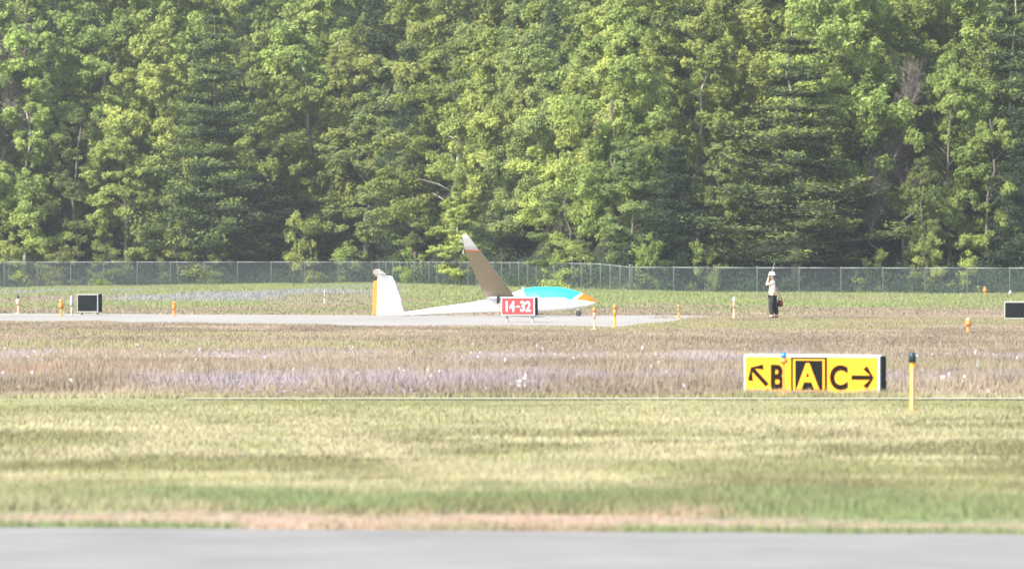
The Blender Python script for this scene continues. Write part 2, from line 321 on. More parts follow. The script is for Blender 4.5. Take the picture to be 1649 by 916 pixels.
def broadleaf(seed, H=20., Rr=4.2, base=.12, ncl=135, per=400, leaf=.175, bushy=False):
    r = np.random.default_rng(seed); tb = MB(); off = r.normal(0, .35, (7, 2)) * [[1, 1]]
    tp = [(off[i, 0] * i * .35, off[i, 1] * i * .35, H * .93 * i / 6) for i in range(7)]; tp[0] = (0, 0, -.5)
    r0 = .011 * H + .02; tb.tube(tp, [r0 * (1 - .13 * i) for i in range(7)], 8)
    tpa = np.array(tp); V = []; T = []
    nl = 17 if not bushy else 11; la = r.uniform(0, 6.28) + np.arange(nl) * 2.4 + r.normal(0, .3, nl); lt = (np.arange(nl) + r.random(nl)) / nl; ltone = r.normal(0, .12, nl)
    for k in range(ncl):
        t = base + (1 - base) * (k + r.random()) / ncl; z = H * t
        tt = (t - base) / (1 - base)
        prof = (math.sin(math.pi * min(1, .16 + .84 * tt) ** .85) ** .55) if not bushy else math.sqrt(max(.02, 1 - tt ** 2.2))
        j = int(r.integers(0, nl)); tt = float(np.clip(lt[j] + r.normal(0, .035), 0, 1)); t = base + (1 - base) * tt; z = H * t
        ang = la[j] + r.normal(0, .30 + .25 * tt); prof = (math.sin(math.pi * min(1, .18 + .82 * tt) ** .95) ** .5) if not bushy else math.sqrt(max(.02, 1 - tt ** 2.2))
        prof = max(prof, .12); lob = 1 + .22 * math.sin(3 * ang + seed + 5 * tt) + .18 * math.sin(7 * tt + 2 * ang)
        rad = Rr * prof * lob * math.sqrt(r.uniform(.25, 1.0)); cx = np.interp(z, tpa[:, 2], tpa[:, 0]); cy = np.interp(z, tpa[:, 2], tpa[:, 1])
        c = np.array([cx + math.cos(ang) * rad, cy + math.sin(ang) * rad, z])
        if k % 7 == 0 and rad > .8:
            zz = max(H * .05, z - rad * r.uniform(.4, .8)); q = (np.interp(zz, tpa[:, 2], tpa[:, 0]), np.interp(zz, tpa[:, 2], tpa[:, 1]), zz)
            tb.tube(limb(q, c, .08, 4, r), [r0 * .3, r0 * .24, r0 * .18, r0 * .1, r0 * .04], 5)
        cr = r.uniform(.6, 1.15) * (Rr / 4.2) ** .5 * (1.0 - .3 * tt); n = int(per * cr ** 1.6)
        # a clump is itself a few twigs' worth of leaves
        sub = c + r.normal(0, cr * .42, (6, 3)) * [1, 1, .75]
        d = r.normal(size=(n, 3)); d /= np.linalg.norm(d, axis=1, keepdims=True); rr_ = cr * .62 * r.random(n)[:, None] ** .45
        P = sub[r.integers(0, 6, n)] + d * rr_ * [.95, .95, .8]
        out = P - np.array([cx, cy, z - 1.0]); out /= np.linalg.norm(out, axis=1, keepdims=True)
        nr = .55 * out + .8 * d + [0, 0, .4] + r.normal(0, .75, (n, 3))
        V.append(cards(P, nr, leaf * r.uniform(.6, 1.25, n), r)); tone = r.uniform(.1, .9) + ltone[j]
        T.append(np.clip(tone + r.normal(0, .16, n), 0, 1))
    return np.concatenate(V), np.concatenate(T), tb
def conifer(seed, H=22., Rr=4.5, base=.1, whorls=24, leaf=.16, plates=True, per=100, gap=.0, droop=.0):
    r = np.random.default_rng(seed); tb = MB(); r0 = .011 * H + .03
    tp = [(r.normal(0, .06) * i, r.normal(0, .06) * i, H * i / 6) for i in range(7)]; tp[0] = (0, 0, -.5)
    tb.tube(tp, [r0 * (1.05, .8, .6, .42, .28, .15, .04)[i] for i in range(7)], 8); V = []; T = []
    for w_ in range(whorls):
        t = base + (1 - base) * (w_ + .5 * r.random()) / whorls; z0 = H * t; L0 = Rr * (1 - (t - base) / (1 - base)) ** .7 * .97 + .25
        nb = 5 if t < .8 else 4; a0 = r.uniform(0, 6.28)
        for k in range(nb):
            if r.random() < gap: continue
            a = a0 + k * 2 * math.pi / nb + r.normal(0, .22); L = L0 * r.uniform(.55, 1.12)
            up = r.uniform(.08, .28) - droop; e = np.array([math.cos(a) * L, math.sin(a) * L, z0 + up * L + .3 * (t > .8)])
            pts = np.array(limb((0, 0, z0), e, -.05, 5, r, .1)); pts[-1, 2] += .12 * L
            tb.tube([tuple(p) for p in pts], [r0 * .28 * (1 - .17 * i) * (1 - t * .5) for i in range(6)], 4)
            nc = max(3, int(L * 2.2)); n = per
            for j in range(nc):
                s_ = .12 + .90 * (j + r.random()) / nc; q = np.array([np.interp(s_ * 5, range(6), pts[:, i]) for i in range(3)])
                side = r.uniform(-1, 1) * .30 * L * (1.15 - s_); q = q + np.array([-math.sin(a) * side, math.cos(a) * side, r.uniform(-.05, .15)])
                cr = r.uniform(.5, .95) * (.55 + .45 * L0 / Rr); m_ = int(n * cr)
                d = r.normal(size=(m_, 3)) * [cr * .62, cr * .62, cr * (.24 if plates else .36)]; P = q + d
                nr = np.array([math.cos(a) * .35, math.sin(a) * .35, 1.0]) + r.normal(0, .6, (m_, 3))
                V.append(cards(P, nr, leaf * r.uniform(.5, 1.2, m_), r, .55))
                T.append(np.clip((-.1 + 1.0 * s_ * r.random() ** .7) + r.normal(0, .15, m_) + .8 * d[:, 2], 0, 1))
    return np.concatenate(V), np.concatenate(T), tb
def bare(seed, H=17.):
    r = np.random.default_rng(seed); tb = MB(); tw = MB(); tp = limb((0, 0, -.5), (.8, 0, H), 0, 8, r, .4)
    tb.tube(tp, [.17 * (1 - .11 * i) for i in range(9)], 7)
    for k in range(85):
        t = r.uniform(.35, .98); z = H * t; p = np.array([np.interp(z, [q[2] for q in tp], [q[i] for q in tp]) for i in range(3)])
        a = r.uniform(0, 6.28); L = r.uniform(1.2, 3.4) * (1.15 - t * .75); e = p + [math.cos(a) * L * .75, math.sin(a) * L * .75, L * .75]
        q = limb(p, e, .05, 4, r, .6); tb.tube(q, [.045, .035, .026, .018, .012], 4)
        for s in range(7):
            b_ = np.array(q[1 + s % 4]); d = r.normal(size=3); d[2] = abs(d[2]) + .5; d /= np.linalg.norm(d); e2 = b_ + d * r.uniform(.5, 1.3)
            tw.tube([tuple(b_), tuple((b_ + e2) / 2 + r.normal(0, .06, 3)), tuple(e2)], [.016, .013, .008], 3)
            for q2 in range(3):
                d2 = d + r.normal(0, .6, 3); s2 = b_ + (e2 - b_) * r.uniform(.3, .9); tw.tube([tuple(s2), tuple(s2 + d2 * .45)], [.011, .007], 3)
    return tb, tw
PROTO = {}
def proto(key, VT, lm, bm):
    V, T, tb = VT; cm = quadmesh(key + '_crown', V, lm, attr=T)
    tm = bpy.data.meshes.new(key + '_trunk'); tm.from_pydata(tb.v, [], tb.f); smooth(tm); tm.materials.append(bm)
    H = max(V[:, :, 2].max(), 1); W = np.percentile(np.abs(V[:, :, 0]), 97) * 2
    PROTO[key] = (cm, tm, float(H), float(W))
for i in range(4): proto('maple%d' % i, broadleaf(10 + i), L_MAPLE, BARK if i % 2 else PALE)
for i in range(3): proto('ash%d' % i, broadleaf(30 + i, ncl=125, per=370, leaf=.165), L_MID, BARK)
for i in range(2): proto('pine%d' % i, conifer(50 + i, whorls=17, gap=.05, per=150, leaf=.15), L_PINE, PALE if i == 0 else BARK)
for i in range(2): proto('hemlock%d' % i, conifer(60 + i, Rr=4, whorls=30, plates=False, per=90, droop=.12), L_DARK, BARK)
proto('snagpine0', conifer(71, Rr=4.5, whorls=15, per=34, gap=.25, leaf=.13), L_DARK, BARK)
for i in range(3): proto('shrub%d' % i, broadleaf(80 + i, H=6., Rr=2.6, base=.04, ncl=55, per=170, leaf=.13, bushy=True), L_MAPLE, BARK)
def shared(me, name): return me
def plant(kind, u, vt, wpx, off, label, cat='tree', group=None, vb=None):
    x = X(u, 400); 
    for _ in range(6): d = float(fy(x)) + off; x = X(u, d)
    y = d; z0 = float(ht(x, y)); H = Z(vt, d) - z0; W = wpx * d / F
    name = {'maple': 'broadleaf_tree', 'ash': 'broadleaf_tree', 'pine': 'pine_tree', 'hemlock': 'hemlock_tree', 'snagpine': 'pine_tree', 'shrub': 'shrub'}[kind.rstrip('0123456789')]
    cm, tm, h, w_ = PROTO[kind]
    t = thing(name, (x, y, z0), label, cat, random.uniform(0, 6.28), group); t.scale = (W / w_, W / w_, H / h)
    link('crown', cm, t); link('trunk', tm, t); return t
G = 'trees at the edge of the wood behind the fence'
TREES = [
 # kind, u, top row, width, metres behind the fence, label
 ('maple0', 40, 148, 150, 5, 'bright green leafy tree at the far left edge of the wood'),
 ('ash0', 128, 175, 130, 6, 'mid green leafy tree above the open-backed black sign box'),
 ('maple1', 205, 190, 120, 5, 'light green leafy tree between the sign box and the tall left pine'),
 ('ash1', 268, 235, 100, 7, 'dusky green tree leaning into the left side of the tall left pine'),
 ('pine1', 345, 22, 185, 2.5, 'tall layered pine left of centre with yellow-green lower boughs', 'pine tree'),
 ('hemlock0', 425, 235, 130, 3.5, 'dark hemlock added as the deep shade right of the left pine', 'pine tree'),  # put in to darken the shade under the overhanging crowns
 ('maple2', 500, 30, 190, 12, 'tall yellow-green leafy tree right of the left pine, reaching the top of the picture'),
 ('maple3', 447, 90, 120, 16, 'pale leafy crown squeezed between the left pine and the tall yellow-green tree'),
 ('ash2', 590, 165, 150, 7, 'bushy green tree rising above the tail fin of the glider'),
 ('ash0', 668, 230, 120, 5, 'leafy green tree between the tail fin and the raised wing, above the fence'),
 ('maple0', 735, 62, 230, 12, 'broad rounded leafy tree above the raised wing of the glider'),
 ('hemlock1', 828, 250, 120, 9, 'dark hemlock just right of the raised wing tip', 'pine tree'),
 ('ash1', 640, 90, 150, 17, 'green leafy tree behind the bushy tree over the tail fin'),
 ('maple1', 905, 130, 150, 12, 'light leafy tree standing above the blue cockpit canopy'),
 ('ash2', 915, 285, 110, 5, 'low mid green tree at the fence directly above the canopy'),
 ('maple3', 990, 20, 190, 12, 'tall bright leafy tree above and right of the orange nose, reaching the top edge'),
 ('ash0', 1012, 215, 110, 6, 'leafy tree above the thick corner post of the fence'),
 ('hemlock0', 1090, 235, 130, 3.5, 'dark hemlock added for the shade gap midway between the glider nose and the person', 'pine tree'),  # tree added to make the shaded gap in the wood edge
 ('maple2', 1125, 60, 150, 14, 'bright leafy tree just left of the tall right pine'),
 ('ash1', 1165, 225, 110, 5, 'leafy tree left of the person with twigs hanging over the fence'),
 ('pine0', 1282, 55, 240, 2.5, 'largest layered pine with pale trunk, right behind the person', 'pine tree'),
 ('hemlock1', 1372, 180, 130, 12, 'dark hemlock against the right side of the largest pine', 'pine tree'),
 ('maple0', 1395, 40, 150, 20, 'light leafy crown showing behind the top right of the largest pine'),
 ('maple3', 1530, 85, 150, 7, 'bright yellow-green leafy tree right of the bare grey tree'),
 ('ash2', 1484, 250, 75, 4, 'narrow green tree at the foot of the bare grey tree'),
 ('maple1', 1588, 165, 120, 6, 'light green tree above the right black sign box'),
 ('pine0', 1630, -45, 170, 12, 'dark tall pine in the top right corner of the picture', 'pine tree'),
 ('hemlock0', 1652, 170, 110, 5, 'dark conifer cut by the right edge of the picture', 'pine tree'),
 ('snagpine0', 40, -40, 210, 16, 'thin brownish pine with bare lower boughs in the top left corner', 'pine tree'),
 ('maple2', 165, 20, 170, 18, 'bright leafy tree right of the thin brownish pine'),
 ('maple0', 255, 35, 150, 20, 'leafy crown at the upper left touching the tall left pine'),
 ('ash1', 95, 110, 120, 14, 'green leafy tree below the thin brownish pine'),
 ('maple1', 600, 25, 150, 22, 'bright leafy crown near the top edge between two tall crowns left of centre'),
 ('ash2', 815, 50, 130, 20, 'green leafy crown right of the broad rounded tree near the top edge'),
 ('maple0', 1215, 30, 140, 22, 'bright leafy crown behind the top left of the largest pine'),
 ('ash0', 1468, 60, 130, 22, 'green leafy crown rising behind the bare grey tree'),
 ('hemlock1', 895, -25, 90, 26, 'dark pointed conifer at the top edge above the cockpit', 'pine tree'),
]
for tr in TREES: plant(tr[0], tr[1], tr[2], tr[3], tr[4] + 2.5, tr[5], tr[6] if len(tr) > 6 else 'tree', G)
SHR = [
 ('shrub0', 15, 372, 80, 3.0, 'bright rounded shrub behind the fence at the far left'),
 ('shrub1', 95, 392, 70, 3.2, 'low green shrub behind the fence above the left sign box'),
 ('shrub2', 182, 385, 80, 3.0, 'green shrub behind the fence just right of the left sign box'),
 ('shrub0', 285, 352, 100, 2.6, 'large bright shrub poking over the fence left of the left pine'),
 ('shrub1', 352, 395, 60, 3.6, 'small shrub behind the fence under the left pine'),
 ('shrub2', 488, 338, 70, 3.4, 'upright bright shrub in front of the dark gap left of the tail fin'),
 ('shrub0', 568, 385, 80, 3.0, 'shrub behind the fence left of the tail fin tip'),
 ('maple2', 742, 308, 105, 2.6, 'bright yellow-green young tree behind the raised wing'),
 ('shrub1', 668, 395, 60, 3.0, 'low shrub behind the fence between tail fin and raised wing'),
 ('shrub2', 925, 372, 100, 2.8, 'spreading green shrub behind the fence above the orange nose'),
 ('shrub0', 1052, 372, 80, 3.2, 'sunlit shrub behind the fence right of the thick corner post'),
 ('shrub1', 1135, 385, 60, 3.4, 'small sunlit shrub behind the fence left of the person'),
 ('shrub2', 1490, 372, 70, 3.0, 'bright shrub behind the fence right of the bare trunks'),
 ('shrub0', 1560, 400, 60, 3.6, 'low shrub behind the fence above the orange marker of the far meadow'),
 ('shrub1', 1405, 398, 60, 4.0, 'dim low shrub behind the fence right of the person'),
]
for s in SHR: plant(s[0], s[1], s[2], s[3], s[4] - .9, s[5], cat='shrub', group='shrubs along the fence')
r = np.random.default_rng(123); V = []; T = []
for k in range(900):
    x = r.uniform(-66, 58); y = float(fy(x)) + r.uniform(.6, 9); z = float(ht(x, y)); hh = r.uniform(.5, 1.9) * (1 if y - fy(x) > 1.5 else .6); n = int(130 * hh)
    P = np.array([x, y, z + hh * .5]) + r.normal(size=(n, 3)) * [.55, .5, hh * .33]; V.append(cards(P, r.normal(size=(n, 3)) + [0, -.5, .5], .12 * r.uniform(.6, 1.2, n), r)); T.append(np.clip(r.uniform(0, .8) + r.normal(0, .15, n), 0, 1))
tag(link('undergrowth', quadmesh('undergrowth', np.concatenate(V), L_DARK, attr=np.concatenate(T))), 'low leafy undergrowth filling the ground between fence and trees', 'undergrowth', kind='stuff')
tb, tw = bare(5)
def bare_tree(u, vt, off, label, flip=1):
    x = X(u, 400)
    for _ in range(6): d = float(fy(x)) + off; x = X(u, d)
    z0 = float(ht(x, d)); t = thing('bare_tree', (x, d, z0), label, 'tree', 0 if flip > 0 else 2.4, G); s = (Z(vt, d) - z0) / 17; t.scale = (s, s, s); return t
BT = bare_tree(1452, 118, 9.5, 'bare leafless grey tree right of the largest pine')
tob = tb.build('trunk', mat('weathered_bark', (.24, .21, .19), .95, vary=.25), BT, True); tob2 = tw.build('crown', TWIG, BT)
B2 = bare_tree(22, 40, 9, 'bare grey tree in front of the thin brownish pine', -1); link('trunk', tob.data, B2); link('crown', tob2.data, B2)
B3 = bare_tree(1412, 262, 7.5, 'smaller bare grey tree between the person and the leafless grey tree', -1); link('trunk', tob.data, B3); link('crown', tob2.data, B3)
# the wood behind: rows further up the hillside, read as one mass
pts = []; r = np.random.default_rng(99)
for row, off in enumerate([10, 18, 27, 37, 49, 62, 77, 95]):
    for x in np.arange(-95, 95, 5.4 + .5 * row):
        xx = x + r.uniform(-2, 2); yy = float(fy(xx)) + off + r.uniform(-3.5, 3.5)
        if off < 20 and abs(xx) < 52 and r.random() < .55: continue
        pts.append((xx, yy, float(ht(xx, yy))))
for x in list(np.arange(-110, -50, 5)) + list(np.arange(48, 110, 5)):      # the edge of the wood outside the picture
    xx = x + r.uniform(-1.5, 1.5); pts.append((xx, float(fy(xx)) + 6 + r.uniform(-1, 2), float(ht(xx, float(fy(xx)) + 6))))
fm = bpy.data.meshes.new('background_wood'); fm.from_pydata(pts, [], []); fo = link('background_wood', fm)
tag(fo, 'mixed leafy wood climbing the hillside behind the front trees', 'wood', kind='stuff')
ng = bpy.data.node_groups.new('scatter_trees', 'GeometryNodeTree')
ng.interface.new_socket('Geometry', in_out='INPUT', socket_type='NodeSocketGeometry'); ng.interface.new_socket('Geometry', in_out='OUTPUT', socket_type='NodeSocketGeometry')
gi = ng.nodes.new('NodeGroupInput'); go = ng.nodes.new('NodeGroupOutput'); jn = ng.nodes.new('GeometryNodeJoinGeometry')
def find(name_me): return next(o for o in bpy.data.objects if o.type == 'MESH' and o.data.name == name_me)
for k in ['maple0_crown', 'maple1_crown', 'maple2_crown', 'maple3_crown', 'ash0_crown', 'ash1_crown', 'pine1_crown', 'maple0_crown', 'maple1_crown', 'maple3_crown', 'ash2_crown', 'maple2_crown', 'hemlock0_crown']:
    oi = ng.nodes.new('GeometryNodeObjectInfo'); oi.inputs['Object'].default_value = find(k); oi.inputs['As Instance'].default_value = True; oi.transform_space = 'ORIGINAL'
    ng.links.new(oi.outputs['Geometry'], jn.inputs[0])
ip = ng.nodes.new('GeometryNodeInstanceOnPoints'); ip.inputs['Pick Instance'].default_value = True
rv = ng.nodes.new('FunctionNodeRandomValue'); rv.data_type = 'FLOAT_VECTOR'; rv.inputs[0].default_value = (0, 0, 0); rv.inputs[1].default_value = (0, 0, 6.28)
rs = ng.nodes.new('FunctionNodeRandomValue'); rs.data_type = 'FLOAT'; rs.inputs[2].default_value = .85; rs.inputs[3].default_value = 1.4; rs.inputs['Seed'].default_value = 4
ng.links.new(gi.outputs[0], ip.inputs['Points']); ng.links.new(jn.outputs[0], ip.inputs['Instance']); ng.links.new(rv.outputs[0], ip.inputs['Rotation']); ng.links.new(rs.outputs[1], ip.inputs['Scale'])
ng.links.new(ip.outputs[0], go.inputs[0]); md = fo.modifiers.new('scatter', 'NODES'); md.node_group = ng
# ------------------------------------------------------------------ chain link fence
GALV = mat('galvanised_steel', (.26, .28, .28), .6, .3, vary=.15, scale=2)
fm_, t, b = nodes('chain_link'); b.inputs['Base Color'].default_value = (.085, .11, .125, 1); b.inputs['Metallic'].default_value = .2; b.inputs['Roughness'].default_value = .6
uv = t.nodes.new('ShaderNodeUVMap'); sp = t.nodes.new('ShaderNodeSeparateXYZ'); t.links.new(uv.outputs[0], sp.inputs[0])
def mth(op, a, bb=None):
    n = t.nodes.new('ShaderNodeMath'); n.operation = op
    for i, q in enumerate((a, bb)):
        if q is None: continue
        if isinstance(q, (int, float)): n.inputs[i].default_value = q
        else: t.links.new(q, n.inputs[i])
    return n.outputs[0]
PITCH = 0.055
ms = []
for s in (1, -1):
    q = mth('ADD', sp.outputs[0], mth('MULTIPLY', sp.outputs[1], s)); fr = mth('FRACT', mth('DIVIDE', q, PITCH)); ms.append(mth('LESS_THAN', mth('ABSOLUTE', mth('SUBTRACT', fr, .5)), .06))
msk = mth('MAXIMUM', ms[0], ms[1]); t.links.new(msk, b.inputs['Alpha'])
def resample(P, step):
    out = [P[0]]; acc = 0; 
    for a, bb in zip(P[:-1], P[1:]):
        L = math.hypot(bb[0] - a[0], bb[1] - a[1]); n = max(1, round(L / step))
        out += [(a[0] + (bb[0] - a[0]) * i / n, a[1] + (bb[1] - a[1]) * i / n) for i in range(1, n + 1)]
    return out
TOPX = [-80, -12.8, 1.3, 6.5, 8.6, 20, 48]; TOPZ = [2.66, 2.66, 2.50, 2.36, 2.10, 2.06, 2.02]
def fence_run(xa, xb, label):
    P = [(x, float(fy(x))) for x in ([xa] + [q for q in FX if xa < q < xb] + [xb])]; pp = resample(P, 3.05)
    t = thing('chain_link_fence', (pp[0][0], pp[0][1], 0), label, 'fence', 0, 'fences along the wood')
    ox, oy = pp[0]; top = MB(); fv = []; ff = []; s = 0; uvs = []
    loc = lambda x, y, z: (x - ox, y - oy, z)
    for i, (x, y) in enumerate(pp):
        z0 = float(ht(x, y)); z1 = float(np.interp(x, TOPX, TOPZ)); corner = abs(x - 8.62) < .1
        rr = .09 if corner else .042
        m = MB(); m.lathe([(rr, z0 - .3), (rr, z1 + (.12 if corner else .02)), (rr * 1.15, z1 + (.13 if corner else .03)), (rr * .6, z1 + (.2 if corner else .08))], (x - ox, y - oy), 10)
        m.build('post', GALV, t, True)
        fv += [loc(x, y - .06, z0 + .03), loc(x, y - .06, z1 - .01)]; uvs += [(s, 0), (s, z1 - z0)]
        if i: ff.append((2 * i - 2, 2 * i, 2 * i + 1, 2 * i - 1))
        if i < len(pp) - 1: s += math.hypot(pp[i + 1][0] - x, pp[i + 1][1] - y)
    me = bpy.data.meshes.new('mesh'); me.from_pydata(fv, [], ff); ul = me.uv_layers.new()
    for li, lp in enumerate(me.loops): ul.data[li].uv = uvs[lp.vertex_index]
    link('chain_link_mesh', me, t, [fm_])
    zt = lambda x: float(np.interp(x, TOPX, TOPZ))
    m = MB()
    for a, bb in zip(pp[:-1], pp[1:]): m.tube([loc(a[0], a[1], zt(a[0])), loc(bb[0], bb[1], zt(bb[0]))], .032, 6)
    m.build('top_rail', GALV, t, True)
    m = MB()
    for a, bb in zip(pp[:-1], pp[1:]): m.tube([loc(a[0], a[1] - .07, float(ht(*a)) + .08), loc(bb[0], bb[1] - .07, float(ht(*bb)) + .08)], .008, 4)
    m.build('bottom_wire', GALV, t)
fence_run(-62, 8.62, 'long grey chain link fence running away left from the thick corner post')
fence_run(8.75, 56, 'grey chain link fence running right from the corner post behind the person')
# ------------------------------------------------------------------ airfield signs
FRAME = mat('white_sign_frame', (.62, .62, .60), .45, .1); DARKM = mat('dark_sign_end', (.022, .030, .033), .7, spec=.15, vary=.3); BLACK = mat('black_panel', (.010, .013, .014), .8, spec=.05, vary=.3)
YEL = mat('yellow_panel', (.84, .345, .02), .6, spec=.2, vary=.05, scale=1.5); RED = mat('red_panel', (.84, .045, .055), .6, spec=.2, vary=.06, scale=1.5); WHT = mat('white_legend', (.8, .8, .78), .5)
BLK = mat('black_legend', (.014, .011, .008), .8, spec=.05)
LEGM = mat('sign_leg_metal', (.3, .31, .31), .6, .4)
def text_mesh(s, h, wscale, bold):
    cu = bpy.data.curves.new('t', 'FONT'); cu.body = s; cu.size = 1; cu.offset = bold; cu.extrude = .008; cu.align_x = 'CENTER'
    o = bpy.data.objects.new('t', cu); COL.objects.link(o); dg = bpy.context.evaluated_depsgraph_get(); me = bpy.data.meshes.new_from_object(o.evaluated_get(dg))
    bpy.data.objects.remove(o); bpy.data.curves.remove(cu)
    co = np.array([v.co[:] for v in me.vertices]); lo = co.min(0); hi = co.max(0); k = h / (hi[1] - lo[1])
    for v in me.vertices:
        x, y, z = v.co; v.co = ((x - (lo[0] + hi[0]) / 2) * k * wscale, -(z), (y - lo[1]) * k)
    for p in me.polygons: p.flip() if hasattr(p, 'flip') else None
    return me
def legend(s, cx, z0, h, wscale, m, parent, yf, bold=.02, name='letter'):
    me = text_mesh(s, h, wscale, bold); o = link(name, me, None, None); me.materials.clear(); me.materials.append(m); o.parent = parent; o.location = (cx, yf - .006, z0); return o
def sign_box(u, d, wid, z0, z1, dep, yaw, label, cat, panel, name='airfield_sign', group=None, legs=(-.38, .38), fr=.035, FRAME=FRAME):
    t = thing(name, (X(u, d), d, float(ht(X(u, d), d))), label, cat, yaw, group); hw = wid / 2; y0 = -dep / 2; y1 = dep / 2
    m = MB(); m.box(-hw + .006, hw - .006, y0 + .02, y1, z0 + .006, z1 - .006, .012); m.build('cabinet', DARKM, t)
    m = MB(); m.box(-hw, hw, y0 - .012, y0 + .05, z1 - fr, z1); m.box(-hw, hw, y0 - .012, y0 + .05, z0, z0 + fr); m.box(-hw, -hw + fr, y0 - .012, y0 + .05, z0 + fr, z1 - fr); m.box(hw - fr, hw, y0 - .012, y0 + .05, z0 + fr, z1 - fr)
    m.build('frame', FRAME, t)
    m = MB(); m.box(-hw - .004, hw + .004, y0 + .051, y1 + .006, z1 - .003, z1 + .012); m.build('top_cover', FRAME, t)
    if panel: m = MB(); m.box(-hw + fr + .001, hw - fr - .001, y0 + .0, y0 + .018, z0 + fr + .001, z1 - fr - .001); m.build('panel', panel, t)
    for lx in legs:
        m = MB(); m.box(lx * wid - .03, lx * wid + .03, -.03, .03, -.1, z0 + .002); m.box(lx * wid - .06, lx * wid + .06, -.06, .06, -.1, .025); m.build('leg', LEGM, t)
    return t, y0
YAW = R(-25)
# taxiway direction sign
SW = 2.11; t, y0 = sign_box(1313, 72.4, SW, -.01, .578, .30, YAW, 'long yellow direction sign with B, black A square and C with arrows', 'sign', YEL, 'direction_sign', fr=.024)
lz = -.028; lx = lambda u: (u - 1306) / 218 * SW
def slab(x0, x1, z0, z1, y, th, m, name):
    q = MB(); q.box(x0, x1, y - th, y, z0, z1); return q.build(name, m, t)
slab(lx(1273), lx(1331), .02, .551, y0 - .001, .004, BLK, 'location_panel_border')
slab(lx(1276.5), lx(1327.5), .055, .526, y0 - .0055, .003, YEL, 'location_panel_line')
slab(lx(1280), lx(1324), .077, .506, y0 - .009, .003, BLACK, 'location_panel')
yf = y0 - .002
legend('B', lx(1251), .088, .355, .80, BLK, t, yf, .030); legend('C', lx(1350), .088, .355, .86, BLK, t, yf, .030)
legend('A', lx(1301), .088, .38, .92, YEL, t, y0 - .013, .03)
def arrow(cx, cz, ang, L, parent):
    a = .031; hl = .13; P = [(-L / 2, a), (L / 2 - .05, a), (L / 2 - hl - .03, hl - .01), (L / 2 - hl + .03, hl + .035), (L / 2, 0)]
    P = P + [(x, -z) for x, z in P[-2::-1]]; c, s = math.cos(ang), math.sin(ang); P = [(cx + x * c - z * s, cz + x * s + z * c) for x, z in P][::-1]
    q = MB(); q.prism(P, yf - .008, yf - .001); q.build('arrow', BLK, parent)
arrow(lx(1388), .267, 0, .34, t); arrow(lx(1221), .272, R(135), .36, t)
# runway holding sign
t, y0 = sign_box(837, 176, 1.30, .24, .885, .31, YAW, 'red and white 14-32 sign in front of the glider', 'sign', RED, 'runway_sign', fr=.03)
for s, cx, wd in (('14', -.29, .85), ('32', .30, .85)): legend(s, cx, .38, .37, wd, WHT, t, y0 + .001, .02, 'number')
q = MB(); q.box(-.045, .06, y0 - .008, y0 - .001, .53, .585); q.build('dash', WHT, t)
sign_box(144.5, 205, .99, .12, .86, .36, YAW, 'black sign box with pale frame and dark end at the left, by the runway', 'sign', BLACK, 'sign_box', 'blank sign boxes seen from behind', FRAME=mat('dull_frame', (.25, .26, .25), .7, spec=.2), fr=.038)
sign_box(1642, 182, 1.09, .06, .70, .30, YAW, 'black sign box with white frame cut by the right edge', 'sign', BLACK, 'sign_box', 'blank sign boxes seen from behind', FRAME=mat('dull_frame', (.25, .26, .25), .7, spec=.2), fr=.045)
# ------------------------------------------------------------------ edge lights and marker posts
ORNG = mat('orange_plastic', (.62, .22, .05), .6); PEACH = mat('faded_orange', (.55, .36, .24), .6); BLUEL = mat('blue_glass', (.01, .20, .50), .15); GREY = mat('pale_grey_plastic', (.6, .6, .58), .5)
AMBER = mat('amber_paint', (.80, .28, .03), .5); CAPD = mat('dark_blue_cap', (.02, .045, .06), .35); CREAM = mat('cream_highlight_lens', (.70, .55, .30), .6)
def post(u, d, r0, h, label, m, cap=None, cap_h=.13, cap_r=.05, cat='marker post', highlight=False, group=None, lean=0):
    t = thing('marker_post', (X(u, d), d, float(ht(X(u, d), d))), label, cat, 0, group); t.rotation_euler = (0, lean, 0)
    hp = h - (cap_h if cap else 0)
    MB().lathe([(r0 * 1.5, -.1), (r0 * 1.5, .02), (r0, .04), (r0, hp - .004)], n=14).build('post', m, t, True)
    if highlight: MB().box(-r0 * .45, r0 * .25, -r0 - .006, -r0 * .7, .03, hp - .06, .002).build('painted_highlight', CREAM, t)  # cream bar: the highlight on the round post put in as colour
    if cap: MB().lathe([(cap_r, hp), (cap_r, hp + cap_h * .72), (cap_r * .88, hp + cap_h * .9), (cap_r * .5, h), (.004, h + .004)], n=16).build('cap', cap, t, True)
    return t
post(1469, 64, .033, .76, 'amber marker post with dark rounded cap beside the yellow sign', AMBER, CAPD, .13, .048, highlight=True)
def edge_light(u, vt, vb, label, body, lens, rr=.05, slim=False, d=None, group='edge lights and markers of the runway'):
    d = d or CH * F / (vb - HV); x = X(u, d); z0 = float(ht(x, d)); h = Z(vt, d) - z0
    t = thing('edge_light', (x, d, z0), label, 'edge light', 0, group)
    MB().lathe([(rr * 1.5, -.05), (rr * 1.5, .03), (rr * .6, .05), (rr * .5, h * .45)], n=12).build('stem', body, t, True)
    if slim: MB().lathe([(rr * .45, h * .45), (rr * .55, h * .8)], n=12).build('collar', body, t, True)
    else: MB().lathe([(rr * .9, h * .45), (rr * 1.25, h * .55), (rr * 1.25, h * .72), (rr * .95, h * .78)], n=14).build('collar', body, t, True)
    MB().lathe([(rr * .8, h * .782), (rr * .85, h * .88), (rr * .6, h * .96), (rr * .1, h)], n=14).build('lens', lens, t, True)
    return t
t = thing('taxiway_light', (X(1262, 70.7), 70.7, 0), 'blue taxiway light on orange stake before the letter B', 'taxiway light', 0)
MB().lathe([(.05, -.05), (.05, .02), (.014, .04), (.014, .49)], n=12).build('stake', ORNG, t, True)
